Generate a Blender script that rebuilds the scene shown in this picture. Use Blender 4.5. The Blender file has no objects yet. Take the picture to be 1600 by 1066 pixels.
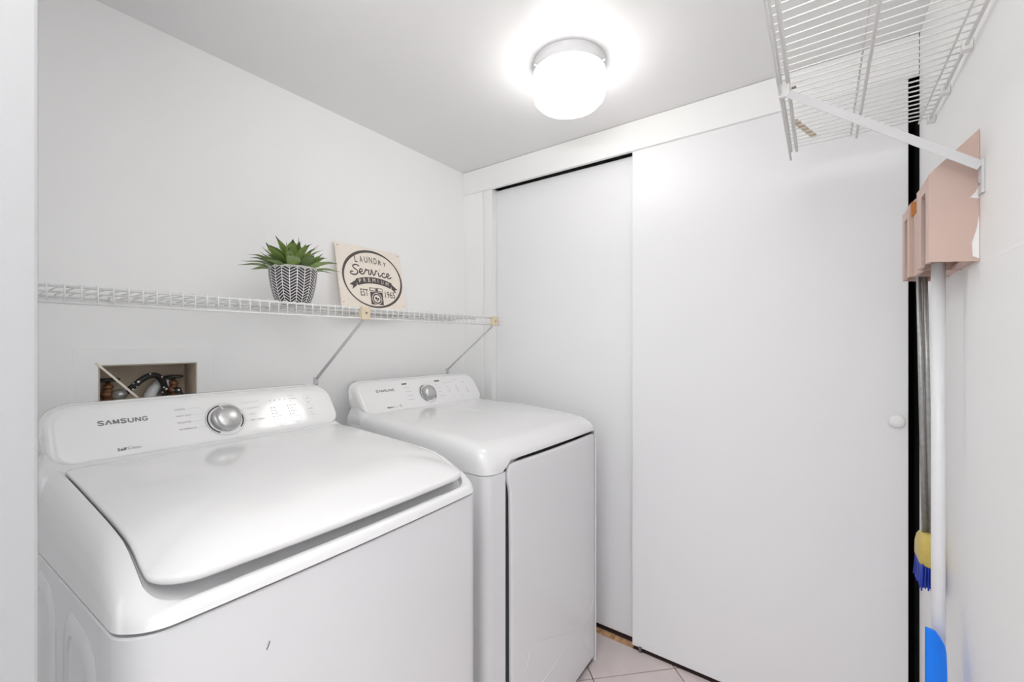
import bpy, bmesh, math, random
from mathutils import Vector, Matrix
random.seed(7)
PI = math.pi
S = bpy.context.scene
COL = S.collection

# ------------------------------------------------------------------ camera, light, exposure
CAM_H = 1.28
cd = bpy.data.cameras.new('camera'); cam = bpy.data.objects.new('camera', cd); COL.objects.link(cam)
cam.location = (0, 0, CAM_H); cam.rotation_euler = (PI/2, 0, math.radians(-54.2))
cd.sensor_width = 36; cd.lens = 36*669.5/1600; cd.shift_y = 0.00125; cd.clip_start = 0.02
S.camera = cam
w = bpy.data.worlds.new('world'); S.world = w; w.use_nodes = True
w.node_tree.nodes['Background'].inputs[0].default_value = (0.96, 0.98, 1, 1)
w.node_tree.nodes['Background'].inputs[1].default_value = 0.8
S.view_settings.view_transform = 'Standard'; S.view_settings.look = 'None'
S.view_settings.gamma = 1; S.view_settings.use_curve_mapping = False
S.view_settings.exposure = 1.27
S.cycles.max_bounces = 16; S.cycles.diffuse_bounces = 10; S.cycles.use_denoising = True
LAMP_STRENGTH = 3.6
al = bpy.data.lights.new('bounce_fill', 'AREA'); al.shape = 'RECTANGLE'; al.size = 0.5; al.size_y = 0.5; al.energy = 15; al.color = (1, 0.99, 0.98)
alo = bpy.data.objects.new('bounce_fill', al); COL.objects.link(alo); alo.location = (-0.35, 0.1, 1.72); alo.rotation_euler = (PI, 0, 0)  # added fill lamp behind the camera, aimed up to bounce off the ceiling

# ------------------------------------------------------------------ materials
def mat(name, col, rough=0.5, metal=0.0, bump=0.0, bscale=200, coat=0.0, emit=0.0, var=0.0, spec=0.5):
    m = bpy.data.materials.new(name); m.use_nodes = True
    nt = m.node_tree; b = nt.nodes['Principled BSDF']
    b.inputs['Base Color'].default_value = (*col, 1); b.inputs['Roughness'].default_value = rough
    b.inputs['Metallic'].default_value = metal; b.inputs['Coat Weight'].default_value = coat
    b.inputs['Coat Roughness'].default_value = 0.05
    b.inputs['Specular IOR Level'].default_value = spec
    if emit:
        b.inputs['Emission Color'].default_value = (*col, 1); b.inputs['Emission Strength'].default_value = emit
    if bump or var:
        tc = nt.nodes.new('ShaderNodeTexCoord'); n = nt.nodes.new('ShaderNodeTexNoise')
        n.inputs['Scale'].default_value = bscale; n.inputs['Detail'].default_value = 3
        nt.links.new(tc.outputs['Object'], n.inputs['Vector'])
        if bump:
            bp = nt.nodes.new('ShaderNodeBump'); bp.inputs['Strength'].default_value = bump
            bp.inputs['Distance'].default_value = 0.002
            nt.links.new(n.outputs['Fac'], bp.inputs['Height']); nt.links.new(bp.outputs['Normal'], b.inputs['Normal'])
        if var:
            r = nt.nodes.new('ShaderNodeMapRange'); r.inputs['From Min'].default_value = 0.3; r.inputs['From Max'].default_value = 0.7
            r.inputs['To Min'].default_value = 1-var; r.inputs['To Max'].default_value = 1+var
            mx = nt.nodes.new('ShaderNodeVectorMath'); mx.operation = 'SCALE'; mx.inputs[0].default_value = col
            nt.links.new(n.outputs['Fac'], r.inputs['Value']); nt.links.new(r.outputs['Result'], mx.inputs['Scale'])
            nt.links.new(mx.outputs['Vector'], b.inputs['Base Color'])
    return m
M_WALL = mat('wall_paint', (0.905, 0.905, 0.90), 0.55, bump=0.12, bscale=260)
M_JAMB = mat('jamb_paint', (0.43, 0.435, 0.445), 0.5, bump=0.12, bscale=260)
M_CEIL = mat('ceiling_paint', (0.80, 0.80, 0.80), 0.38, bump=0.25, bscale=180)
M_DOOR = mat('door_paint', (0.82, 0.825, 0.835), 0.40, bump=0.06, bscale=300)
M_TRIM = mat('trim_paint', (0.87, 0.87, 0.865), 0.35, bump=0.06, bscale=120)
M_SHADE = mat('closet_shade', (0.03, 0.03, 0.035), 0.9, bump=0.1)  # near-black colour stands in for the unlit closet interior
M_TRACK = mat('track_metal', (0.25, 0.25, 0.25), 0.4, 0.9, var=0.1)
M_ENAMEL = mat('white_enamel', (0.75, 0.75, 0.755), 0.16, coat=0.5, bump=0.015, bscale=60)
M_STEEL = mat('painted_steel', (0.70, 0.703, 0.715), 0.22, coat=0.2, bump=0.02, bscale=400)
M_PANEL = mat('console_plastic', (0.80, 0.80, 0.80), 0.18, coat=0.4, bump=0.01, bscale=100)
M_WIRE = mat('vinyl_wire', (0.80, 0.80, 0.79), 0.35, bump=0.05)
M_BRACE = mat('white_metal', (0.66, 0.66, 0.67), 0.4, bump=0.08, bscale=500)
M_CREAM = mat('aged_plastic', (0.72, 0.62, 0.45), 0.5, var=0.06, bscale=80)
M_SCREW = mat('screw_metal', (0.20, 0.17, 0.14), 0.4, 0.8, var=0.1)
M_GREYINK = mat('grey_print', (0.22, 0.22, 0.23), 0.5, var=0.03)
M_LIGHTINK = mat('pale_print', (0.50, 0.50, 0.51), 0.5, var=0.03)
M_BLACKINK = mat('black_print', (0.03, 0.03, 0.03), 0.5, var=0.03)
M_SILVER = mat('brushed_silver', (0.55, 0.55, 0.55), 0.30, 0.85, bump=0.05, bscale=600)
M_CHROME = mat('dark_chrome', (0.12, 0.12, 0.12), 0.2, 0.9, var=0.05)
M_RECESS = mat('dark_recess', (0.10, 0.10, 0.11), 0.6, var=0.1)  # dark tone stands in for shade in the dryer's door gap
M_GREY = mat('grey_plastic', (0.32, 0.32, 0.33), 0.5, var=0.05)
M_PINK = mat('pink_plastic', (0.62, 0.46, 0.395), 0.5, var=0.03, bscale=12)
M_ORANGE = mat('bare_wood', (0.55, 0.22, 0.06), 0.7, var=0.2, bscale=40)
M_ALU = mat('dull_aluminium', (0.42, 0.42, 0.41), 0.38, 0.75, var=0.12, bscale=90)
M_POLE = mat('white_pole', (0.78, 0.79, 0.81), 0.3, var=0.02, bscale=20)
M_YELLOW = mat('yellow_plastic', (0.62, 0.48, 0.12), 0.45, var=0.06, bscale=30)
M_BLUEB = mat('blue_bristle', (0.003, 0.035, 0.40), 0.5, var=0.25, bscale=90)
M_BLUE = mat('blue_plastic', (0.0, 0.22, 0.98), 0.5, var=0.04, bscale=20)
M_BRASS = mat('old_brass', (0.30, 0.15, 0.08), 0.45, 0.6, var=0.25, bscale=90)
M_BOX = mat('box_plastic', (0.50, 0.42, 0.33), 0.6, var=0.12, bscale=14)
M_PAPER = mat('sign_board', (0.88, 0.80, 0.71), 0.7, var=0.025, bscale=30)
M_SIGNINK = mat('sign_ink', (0.10, 0.085, 0.08), 0.8, var=0.12, bscale=150)
M_CERAMIC = mat('white_ceramic', (0.80, 0.78, 0.76), 0.5, bump=0.05)
M_SOIL = mat('soil', (0.03, 0.02, 0.015), 0.95, bump=0.8, bscale=120)
M_TILE = mat('pink_tile', (0.66, 0.58, 0.57), 0.35, var=0.05, bscale=9)
M_GROUT = mat('dark_grout', (0.10, 0.06, 0.055), 0.9, var=0.2)
M_TERRA = mat('terracotta', (0.55, 0.32, 0.17), 0.8, var=0.3, bscale=45)
M_LAMP = mat('lit_glass', (1, 0.985, 0.96), 0.3, emit=LAMP_STRENGTH)

def hose_mat():
    m = mat('dotted_braid', (0.012, 0.010, 0.010), 0.45); nt = m.node_tree; b = nt.nodes['Principled BSDF']
    tc = nt.nodes.new('ShaderNodeTexCoord'); v = nt.nodes.new('ShaderNodeTexVoronoi'); v.inputs['Scale'].default_value = 80
    c = nt.nodes.new('ShaderNodeMath'); c.operation = 'LESS_THAN'; c.inputs[1].default_value = 0.26
    mx = nt.nodes.new('ShaderNodeMix'); mx.data_type = 'RGBA'
    mx.inputs[6].default_value = (0.012, 0.010, 0.010, 1); mx.inputs[7].default_value = (0.8, 0.78, 0.74, 1)
    nt.links.new(tc.outputs['Object'], v.inputs['Vector']); nt.links.new(v.outputs['Distance'], c.inputs[0])
    nt.links.new(c.outputs[0], mx.inputs[0]); nt.links.new(mx.outputs[2], b.inputs['Base Color'])
    return m
M_HOSE = hose_mat()

def pot_mat():
    m = mat('herringbone_glaze', (0.8, 0.8, 0.8), 0.45); nt = m.node_tree; b = nt.nodes['Principled BSDF']; L = nt.links
    def N(op, a, bb=None, c=None):
        n = nt.nodes.new('ShaderNodeMath'); n.operation = op
        for i, v in enumerate((a, bb, c)):
            if v is None: continue
            if isinstance(v, (int, float)): n.inputs[i].default_value = v
            else: L.new(v, n.inputs[i])
        return n.outputs[0]
    tc = nt.nodes.new('ShaderNodeTexCoord'); sp = nt.nodes.new('ShaderNodeSeparateXYZ'); L.new(tc.outputs['Object'], sp.inputs[0])
    th = N('ARCTAN2', sp.outputs[1], sp.outputs[0])
    q = N('ADD', N('MULTIPLY', th, 20/(2*PI)), 50)
    a = N('FRACT', q)                                   # 0..1 inside one column
    par = N('FRACT', N('MULTIPLY', N('FLOOR', q), 0.5))   # 0 or .5
    flip = N('MULTIPLY', par, 2)
    aa = N('ABSOLUTE', N('SUBTRACT', a, flip))
    st = N('FRACT', N('ADD', N('MULTIPLY', sp.outputs[2], 112), N('MULTIPLY', aa, 1.5)))
    black = N('GREATER_THAN', st, 0.30)
    mid = N('LESS_THAN', N('ABSOLUTE', N('SUBTRACT', a, 0.5)), 0.44)
    rim = N('LESS_THAN', sp.outputs[2], 0.109)
    f = N('MULTIPLY', N('MULTIPLY', black, mid), rim)
    mx = nt.nodes.new('ShaderNodeMix'); mx.data_type = 'RGBA'
    mx.inputs[6].default_value = (0.78, 0.76, 0.75, 1); mx.inputs[7].default_value = (0.025, 0.023, 0.03, 1)
    L.new(f, mx.inputs[0]); L.new(mx.outputs[2], b.inputs['Base Color'])
    return m
M_POT = pot_mat()

def leaf_mat(name, c1, c2, c3):
    m = mat(name, c1, 0.42); nt = m.node_tree; b = nt.nodes['Principled BSDF']; L = nt.links
    tc = nt.nodes.new('ShaderNodeTexCoord'); sp = nt.nodes.new('ShaderNodeSeparateXYZ'); L.new(tc.outputs['UV'], sp.inputs[0])
    r = nt.nodes.new('ShaderNodeValToRGB'); L.new(sp.outputs[0], r.inputs[0])
    e = r.color_ramp.elements; e[0].position = 0.0; e[0].color = (*c3, 1); e[1].position = 1; e[1].color = (*c3, 1)
    x = e.new(0.25); x.color = (*c1, 1); x = e.new(0.8); x.color = (*c2, 1); x = e.new(0.93); x.color = (*c3, 1)
    n = nt.nodes.new('ShaderNodeTexNoise'); n.inputs['Scale'].default_value = 60
    L.new(tc.outputs['Object'], n.inputs['Vector'])
    h = nt.nodes.new('ShaderNodeMix'); h.data_type = 'RGBA'; h.blend_type = 'MULTIPLY'; h.inputs[0].default_value = 0.6
    L.new(r.outputs[0], h.inputs[6]); L.new(n.outputs['Fac'], h.inputs[7]); L.new(h.outputs[2], b.inputs['Base Color'])
    return m
LEAFM = [leaf_mat('leaf_green', (0.24, 0.36, 0.09), (0.40, 0.54, 0.17), (0.05, 0.07, 0.03)),
         leaf_mat('leaf_light', (0.36, 0.52, 0.14), (0.50, 0.65, 0.26), (0.07, 0.10, 0.04)),
         leaf_mat('leaf_dark', (0.12, 0.20, 0.05), (0.24, 0.36, 0.10), (0.02, 0.03, 0.015))]

# ------------------------------------------------------------------ helpers
def obj(name, bm, m, parent=None, smooth=False, mw=None, recalc=True):
    if recalc: bmesh.ops.recalc_face_normals(bm, faces=bm.faces[:])
    me = bpy.data.meshes.new(name); bm.to_mesh(me); bm.free()
    return obj_me(name, me, m, parent, smooth, mw)
def obj_me(name, me, m, parent=None, smooth=False, mw=None):
    for mm in (m if isinstance(m, list) else [m]): me.materials.append(mm)
    o = bpy.data.objects.new(name, me); COL.objects.link(o)
    if parent: o.parent = parent
    if mw is not None: o.matrix_local = mw
    if smooth:
        for p in me.polygons: p.use_smooth = True
    return o
def thing(name, label, cat, loc=(0, 0, 0), rot=(0, 0, 0), group=None):
    o = bpy.data.objects.new(name, None); COL.objects.link(o); o.empty_display_size = 0.05
    o.location = loc; o.rotation_euler = rot; o['label'] = label; o['category'] = cat
    if group: o['group'] = group
    return o
def struct(o): o['kind'] = 'structure'; return o
def box(bm, x0, x1, y0, y1, z0, z1):
    v = [bm.verts.new(p) for p in ((x0,y0,z0),(x1,y0,z0),(x1,y1,z0),(x0,y1,z0),(x0,y0,z1),(x1,y0,z1),(x1,y1,z1),(x0,y1,z1))]
    for f in ((0,3,2,1),(4,5,6,7),(0,1,5,4),(1,2,6,5),(2,3,7,6),(3,0,4,7)): bm.faces.new([v[i] for i in f])
    return v
def boxes(*bs):
    bm = bmesh.new()
    for b in bs: box(bm, *b)
    return bm
def bevel(bm, w, seg=2):
    bmesh.ops.bevel(bm, geom=bm.edges[:], offset=w, segments=seg, affect='EDGES', profile=0.6)
    return bm
def smooth_pts(P, n=6):
    P = [Vector(p) for p in P]; out = []
    for i in range(len(P)-1):
        a, b, c, d = P[max(i-1, 0)], P[i], P[i+1], P[min(i+2, len(P)-1)]
        for k in range(n):
            t = k/n
            out.append(0.5*((2*b)+(c-a)*t+(2*a-5*b+4*c-d)*t*t+(3*b-a-3*c+d)*t**3))
    out.append(P[-1]); return out
def tube(bm, pts, r, n=8, caps=True):
    pts = [Vector(p) for p in pts]; rings = []
    up = None
    for i, p in enumerate(pts):
        d = (pts[min(i+1, len(pts)-1)]-pts[max(i-1, 0)]).normalized()
        if up is None:
            up = Vector((0, 0, 1)) if abs(d.z) < 0.9 else Vector((1, 0, 0))
        a = d.cross(up).normalized(); b = a.cross(d).normalized(); up = b
        rr = r[i] if isinstance(r, (list, tuple)) else r
        rings.append([bm.verts.new(p+rr*(math.cos(2*PI*k/n)*a+math.sin(2*PI*k/n)*b)) for k in range(n)])
    for i in range(len(rings)-1):
        for k in range(n):
            bm.faces.new((rings[i][k], rings[i][(k+1) % n], rings[i+1][(k+1) % n], rings[i+1][k]))
    if caps: bm.faces.new(rings[0][::-1]); bm.faces.new(rings[-1])
    return bm
def loft(rings, cap0=True, cap1=True, bm=None):
    bm = bm or bmesh.new()
    R = [[bm.verts.new(p) for p in r] for r in rings]; n = len(R[0])
    for i in range(len(R)-1):
        for k in range(n): bm.faces.new((R[i][k], R[i][(k+1) % n], R[i+1][(k+1) % n], R[i+1][k]))
    if cap0: bm.faces.new(R[0][::-1])
    if cap1: bm.faces.new(R[-1])
    return bm
def lathe(profile, n=40, bm=None, c=(0, 0, 0)):
    bm = bm or bmesh.new(); rings = []
    for r, z in profile:
        if r < 1e-6: rings.append([bm.verts.new((c[0], c[1], c[2]+z))])
        else: rings.append([bm.verts.new((c[0]+r*math.cos(2*PI*k/n), c[1]+r*math.sin(2*PI*k/n), c[2]+z)) for k in range(n)])
    for i in range(len(rings)-1):
        a, b = rings[i], rings[i+1]
        for k in range(n):
            k2 = (k+1) % n
            if len(a) == 1: bm.faces.new((a[0], b[k], b[k2]))
            elif len(b) == 1: bm.faces.new((a[k], a[k2], b[0]))
            else: bm.faces.new((a[k], a[k2], b[k2], b[k]))
    return bm
def rrect(x0, x1, y0, y1, rf, rb, ns=14, nc=8, bow=0.0):
    """rounded rectangle, counter-clockwise, rf front (y0) corner radius, rb rear"""
    pts = []
    def side(p, q):
        for k in range(ns):
            t = k/ns; pts.append([p[0]+(q[0]-p[0])*t, p[1]+(q[1]-p[1])*t])
    def arc(cx, cy, r, a0):
        for k in range(nc):
            a = a0+PI/2*k/nc; pts.append([cx+r*math.cos(a), cy+r*math.sin(a)])
    side((x0+rf, y0), (x1-rf, y0)); arc(x1-rf, y0+rf, rf, -PI/2)
    side((x1, y0+rf), (x1, y1-rb)); arc(x1-rb, y1-rb, rb, 0)
    side((x1-rb, y1), (x0+rb, y1)); arc(x0+rb, y1-rb, rb, PI/2)
    side((x0, y1-rb), (x0, y0+rf)); arc(x0+rf, y0+rf, rf, PI)
    if bow:
        mx, hw, my = (x0+x1)/2, (x1-x0)/2, (y0+y1)/2
        for p in pts:
            f = max(0.0, 1-(p[1]-y0)/(y1-y0)*3)
            p[1] -= bow*(1-((p[0]-mx)/hw)**2)*f
    return pts
def interp(tab, x):
    if x <= tab[0][0]: return tab[0][1]
    if x >= tab[-1][0]: return tab[-1][1]
    for i in range(len(tab)-1):
        if x <= tab[i+1][0]:
            x0, y0 = tab[i]; x1, y1 = tab[i+1]; h = x1-x0; t = (x-x0)/h
            def sl(j):
                if j <= 0: return (tab[1][1]-tab[0][1])/(tab[1][0]-tab[0][0])*0.5
                if j >= len(tab)-1: return (tab[-1][1]-tab[-2][1])/(tab[-1][0]-tab[-2][0])
                a = (tab[j][1]-tab[j-1][1])/(tab[j][0]-tab[j-1][0]); b = (tab[j+1][1]-tab[j][1])/(tab[j+1][0]-tab[j][0])
                return 0 if a*b <= 0 else 2*a*b/(a+b)
            m0, m1 = sl(i)*h, sl(i+1)*h
            return (2*t**3-3*t*t+1)*y0+(t**3-2*t*t+t)*m0+(-2*t**3+3*t*t)*y1+(t**3-t*t)*m1
_tc = {}
def text_mesh(s, bold=0.0, depth=0.0):
    cu = bpy.data.curves.new('t', 'FONT'); cu.body = s; cu.size = 1; cu.offset = bold; cu.extrude = depth; cu.resolution_u = 3
    o = bpy.data.objects.new('t', cu); COL.objects.link(o)
    me = bpy.data.meshes.new_from_object(o.evaluated_get(bpy.context.evaluated_depsgraph_get()))
    bpy.data.objects.remove(o); bpy.data.curves.remove(cu); return me
def text_part(name, s, x, y, wd, ht, m, parent, frame, bold=0.0, lift=0.0004, shear=0.0, rot=0.0):
    """text whose ink box is wd x ht with lower-left at (x, y) in the plane `frame`"""
    me = text_mesh(s, bold)
    xs = [v.co.x for v in me.vertices]; ys = [v.co.y for v in me.vertices]
    x0, x1, y0, y1 = min(xs), max(xs), min(ys), max(ys)
    sx, sy = wd/(x1-x0), (ht/(y1-y0) if ht else wd/(x1-x0))
    for v in me.vertices:
        px, py = (v.co.x-x0)*sx, (v.co.y-y0)*sy
        px += shear*py
        v.co = (x+px*math.cos(rot)-py*math.sin(rot), y+px*math.sin(rot)+py*math.cos(rot), lift)
    return obj_me(name, me, m, parent, mw=frame)
def ribbon(bm, pts, wd, z=0.0, n=5, smooth=True):
    P = smooth_pts([(p[0], p[1], 0) for p in pts], n) if smooth else [Vector((p[0], p[1], 0)) for p in pts]
    L, R = [], []
    for i, p in enumerate(P):
        d = (P[min(i+1, len(P)-1)]-P[max(i-1, 0)]).normalized(); nrm = Vector((-d.y, d.x, 0))
        ww = wd(i/(len(P)-1)) if callable(wd) else wd
        L.append(bm.verts.new((p.x+nrm.x*ww/2, p.y+nrm.y*ww/2, z))); R.append(bm.verts.new((p.x-nrm.x*ww/2, p.y-nrm.y*ww/2, z)))
    for i in range(len(P)-1): bm.faces.new((R[i], R[i+1], L[i+1], L[i]))
def copies(first, mats):
    """further part copies sharing mesh data, each with its own local matrix"""
    out = []
    for mw in mats:
        c = first.copy(); COL.objects.link(c); c.parent = first.parent; c.matrix_local = mw; out.append(c)
    return out
T = Matrix.Translation

# ------------------------------------------------------------------ room shell
WY, BX, CY, CEIL = 1.582, 1.745, -0.2375, 2.20
XE = 0.069; YE = 0.62                                    # corner of the near wall at the left of the doorway
hx0, hx1, hz0, hz1 = 0.2845, 0.509, 1.035, 1.2175         # hole for the water supply box
struct(obj('wall_left', boxes((-1.3, hx0, WY, WY+0.12, 0, CEIL), (hx1, 2.6, WY, WY+0.12, 0, CEIL),
       (hx0, hx1, WY, WY+0.12, 0, hz0), (hx0, hx1, WY, WY+0.12, hz1, CEIL)), M_WALL))
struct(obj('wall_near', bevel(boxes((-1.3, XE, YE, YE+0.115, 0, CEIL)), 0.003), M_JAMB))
WC0 = 0.35
bm = boxes((WC0, 1.750, CY-0.10, CY, 0, CEIL))
struct(obj('wall_right', bevel(bm, 0.010, 4), M_WALL))
obj('wall_board', bevel(boxes((WC0+0.002, 1.213, CY-0.002, CY+0.0022, 0.0, 1.425)), 0.001), M_WALL, bpy.data.objects['wall_right'])
struct(obj('ceiling', boxes((-1.3, 2.6, -1.3, WY+0.12, CEIL, CEIL+0.08)), M_CEIL))
struct(obj('wall_back', bevel(boxes((BX, BX+0.11, 1.452, WY, 0, CEIL)), 0.002), M_WALL))
# closet behind the sliding doors, its shade painted in as near-black walls
struct(obj('wall_closet', boxes((2.5, 2.6, -1.3, WY, 0, CEIL), (1.752, 2.6, -1.4, -1.3, 0, CEIL), (1.751, 1.86, -1.3, CY-0.003, 0, CEIL)), M_SHADE))
struct(obj('trim_1', bevel(boxes((BX-0.008, BX+0.012, CY+0.001, WY-0.001, 2.077, CEIL-0.001)), 0.0035, 3), M_TRIM))
bm = boxes((BX+0.006, BX+0.11, 1.392, 1.440, 0, 2.085), (BX+0.012, BX+0.11, 1.440, 1.452, 0, 2.085))
struct(obj('trim_2', bevel(bm, 0.0015), M_TRIM))
# sliding track: two channels seen through the gap under the header
bm = boxes((1.757, 1.838, CY+0.001, 1.392, 2.150, 2.156), (1.757, 1.760, CY+0.001, 1.392, 2.118, 2.150), (1.781, 1.785, CY+0.001, 1.392, 2.108, 2.150), (1.835, 1.838, CY+0.001, 1.392, 2.100, 2.150))
struct(obj('trim_3', bm, M_TRACK))
struct(obj('wall_header', boxes((1.76, 1.86, CY+0.001, 1.45, 2.157, CEIL-0.001)), M_SHADE))  # void above the track, its shade put into the near-black colour
d1 = struct(obj('door_1', bevel(boxes((1.790, 1.815, 0.55, 1.391, 0.016, 2.078)), 0.002), M_DOOR))
d2 = struct(obj('door_2', bevel(boxes((1.749, 1.776, -0.214, 0.641, 0.014, 2.090)), 0.0025), M_DOOR))
k = lathe([(0.0, 0.022), (0.008, 0.0215), (0.0165, 0.0185), (0.0195, 0.014), (0.018, 0.010), (0.010, 0.007), (0.009, 0.0)], 32)
obj('knob', k, M_TRIM, d2, True, T((1.749, -0.187, 1.04)) @ Matrix.Rotation(-PI/2, 4, 'Y'))
g = lathe([(0.0, 0.005), (0.005, 0.005), (0.006, 0.0)], 12)
obj('floor_guide', boxes((1.740, 1.784, 0.600, 0.611, 0.0005, 0.020)), M_TRACK, d2)

# floor: base, terracotta strip under the doors and the diagonal tiles
fl = struct(obj('floor', boxes((-1.3, 2.6, -1.3, WY+0.12, -0.06, -0.006)), M_GROUT))
struct(obj('floor_hall', boxes((-5, -1.301, -5, 4, -0.06, -0.006), (-1.3, 2.6, -5, -1.301, -0.06, -0.006)), mat('hall_floor', (0.30, 0.27, 0.25), 0.5, var=0.05, bscale=5)))

tz = -0.006
bm = bmesh.new()
xs = [0.640, 0.73, 0.88, 1.13, 1.39]
for i in range(len(xs)-1):
    o = obj('terracotta_piece', bevel(boxes((BX+0.0045, BX+0.043, xs[i]+0.001, xs[i+1]-0.001, tz, -0.002+0.001*(i % 2))), 0.001), M_TERRA, fl)
e1 = Vector((0.7071, -0.7071)); e2 = Vector((-0.7071, -0.7071)); TS = 0.335; p0 = Vector((1.738, 0.466))
for i in range(-9, 6):
    for j in range(-4, 9):
        a = p0+e1*TS*i+e2*TS*j; gp = 0.0022
        q = [a+e1*gp+e2*gp, a+e1*(TS-gp)+e2*gp, a+e1*(TS-gp)+e2*(TS-gp), a+e1*gp+e2*(TS-gp)]
        c = sum(q, Vector((0, 0)))/4
        if not (-0.45 < c.x < BX+0.25 and CY-0.25 < c.y < WY+0.22): continue
        bm = bmesh.new()
        lo = [bm.verts.new((v.x, v.y, tz)) for v in q]; hi = [bm.verts.new((v.x, v.y, 0)) for v in q]
        bm.faces.new(lo[::-1]); bm.faces.new(hi)
        for k in range(4): bm.faces.new((lo[k], lo[(k+1) % 4], hi[(k+1) % 4], hi[k]))
        bmesh.ops.recalc_face_normals(bm, faces=bm.faces[:])
        for co, no in (((BX+0.0035, 0, 0), (1, 0, 0)), ((0, WY, 0), (0, 1, 0)), ((0, CY, 0), (0, -1, 0))):
            r = bmesh.ops.bisect_plane(bm, geom=bm.verts[:]+bm.edges[:]+bm.faces[:], plane_co=co, plane_no=no, clear_outer=True)
            ed = [e for e in bm.edges if e.is_boundary]
            if ed: bmesh.ops.holes_fill(bm, edges=ed)
        if not bm.faces: bm.free(); continue
        obj('tile', bm, M_TILE, fl)

# ------------------------------------------------------------------ ceiling lamp
cl = thing('ceiling_light', 'round white drum glass ceiling light, lit, with a pale metal canopy', 'ceiling light', (1.258, 0.675, CEIL))
obj('canopy', lathe([(0.0, 0.0), (0.118, 0.0), (0.119, -0.006), (0.1165, -0.008), (0.1165, -0.030), (0.119, -0.033), (0.119, -0.038), (0.108, -0.038), (0.106, -0.010), (0.0, -0.010)], 64), M_BRACE, cl, True)
obj('glass_drum', lathe([(0.0, -0.031), (0.104, -0.031), (0.1155, -0.040), (0.1185, -0.055), (0.1185, -0.100), (0.114, -0.117), (0.102, -0.130), (0.08, -0.137), (0.0, -0.141)], 64), M_LAMP, cl, True)
for a in (2.6, 0.5, 4.7):
    obj('thumb_screw', tube(bmesh.new(), [(0.114*math.cos(a), 0.114*math.sin(a), -0.034), (0.128*math.cos(a), 0.128*math.sin(a), -0.034)], 0.0035, 8), M_SILVER, cl)

# ------------------------------------------------------------------ water supply box in the wall
wb = thing('supply_box', 'recessed tan washing machine supply box with wide white frame in the wall', 'utility box', (0.39, WY, 1.0))
I = T((-0.39, -WY, -1.0))
bm = bmesh.new(); f0, f1 = WY-0.004, WY-0.0002
rc = lambda x0, x1, z0, z1, y: [(x0, y, z0), (x1, y, z0), (x1, y, z1), (x0, y, z1)]
loft([rc(0.236, 0.552, 0.98, 1.264, f1), rc(0.236, 0.552, 0.98, 1.264, f0+0.001), rc(0.237, 0.551, 0.981, 1.263, f0), rc(hx0-0.001, hx1+0.001, hz0-0.001, hz1+0.001, f0), rc(hx0, hx1, hz0, hz1, f0+0.001), rc(hx0, hx1, hz0, hz1, f1)], False, False, bm)
obj('frame', bm, M_WALL, wb, mw=I)
bm = bmesh.new(); t = 0.003; yb = WY+0.095
for b in ((hx0+.0005, hx0+t, WY-0.003, yb, hz0, hz1), (hx1-t, hx1-.0005, WY-0.003, yb, hz0, hz1), (hx0+.0005, hx1-.0005, WY-0.003, yb, hz1-t, hz1-.0005), (hx0+.0005, hx1-.0005, WY-0.003, yb, hz0+.0005, hz0+t), (hx0, hx1, yb-0.003, yb, hz0, hz1)): box(bm, *b)
obj('liner', bm, M_BOX, wb, mw=I)
def valve(x, nm):
    v = obj('valve', lathe([(0.0, -0.045), (0.016, -0.045), (0.017, -0.03), (0.012, -0.028), (0.013, -0.012), (0.019, -0.010), (0.019, 0.0), (0.012, 0.003), (0.010, 0.010), (0.012, 0.012), (0.012, 0.020), (0.006, 0.022), (0.005, 0.034), (0.0, 0.034)], 16), M_BRASS, wb, True, I @ T((x, 1.643, 1.137)))
    bm = bmesh.new()
    ring = [(0.020*math.cos(2*PI*k/24)*(1+0.10*math.cos(6*2*PI*k/24)), 0.020*math.sin(2*PI*k/24)*(1+0.10*math.cos(6*2*PI*k/24)), 0.036) for k in range(25)]
    tube(bm, ring, 0.0042, 8, False)
    for k in range(3):
        a = PI*k/3; tube(bm, [(-0.019*math.cos(a), -0.019*math.sin(a), 0.036), (0.019*math.cos(a), 0.019*math.sin(a), 0.036)], 0.003, 6)
    lathe([(0.0, 0.041), (0.007, 0.041), (0.007, 0.031), (0.0, 0.031)], 12, bm)
    obj('handwheel', bm, M_BLACKINK, v, True)
    return v
valve(0.3160, 0); v2 = valve(0.468, 1)
c1 = obj('hose_coupling', lathe([(0.0, 0.0), (0.007, 0.0), (0.008, -0.003), (0.0165, -0.004), (0.0165, -0.014), (0.011, -0.018), (0.010, -0.024)], 20), M_SILVER, wb, True,
         I @ T((0.335, 1.606, 1.131)) @ Matrix.Rotation(PI/2, 4, 'X') @ Matrix.Scale(1, 4))
hp = smooth_pts([(0.337, 1.632, 1.128), (0.3470, 1.625, 1.133), (0.3640, 1.615, 1.151), (0.3820, 1.610, 1.170), (0.4020, 1.612, 1.181), (0.4200, 1.617, 1.179), (0.4330, 1.622, 1.165), (0.4400, 1.626, 1.145), (0.4420, 1.628, 1.120), (0.4400, 1.630, 1.090), (0.436, 1.634, 1.041)], 6)
tube(bm := bmesh.new(), hp, 0.0085, 12); obj('supply_hose', bm, M_HOSE, wb, True, I)
hp = smooth_pts([(0.468, 1.625, 1.135), (0.472, 1.617, 1.130), (0.479, 1.614, 1.112), (0.484, 1.616, 1.090), (0.484, 1.62, 1.041)], 6)
tube(bm := bmesh.new(), hp, 0.0080, 12); obj('supply_hose', bm, M_HOSE, wb, True, I)
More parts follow.
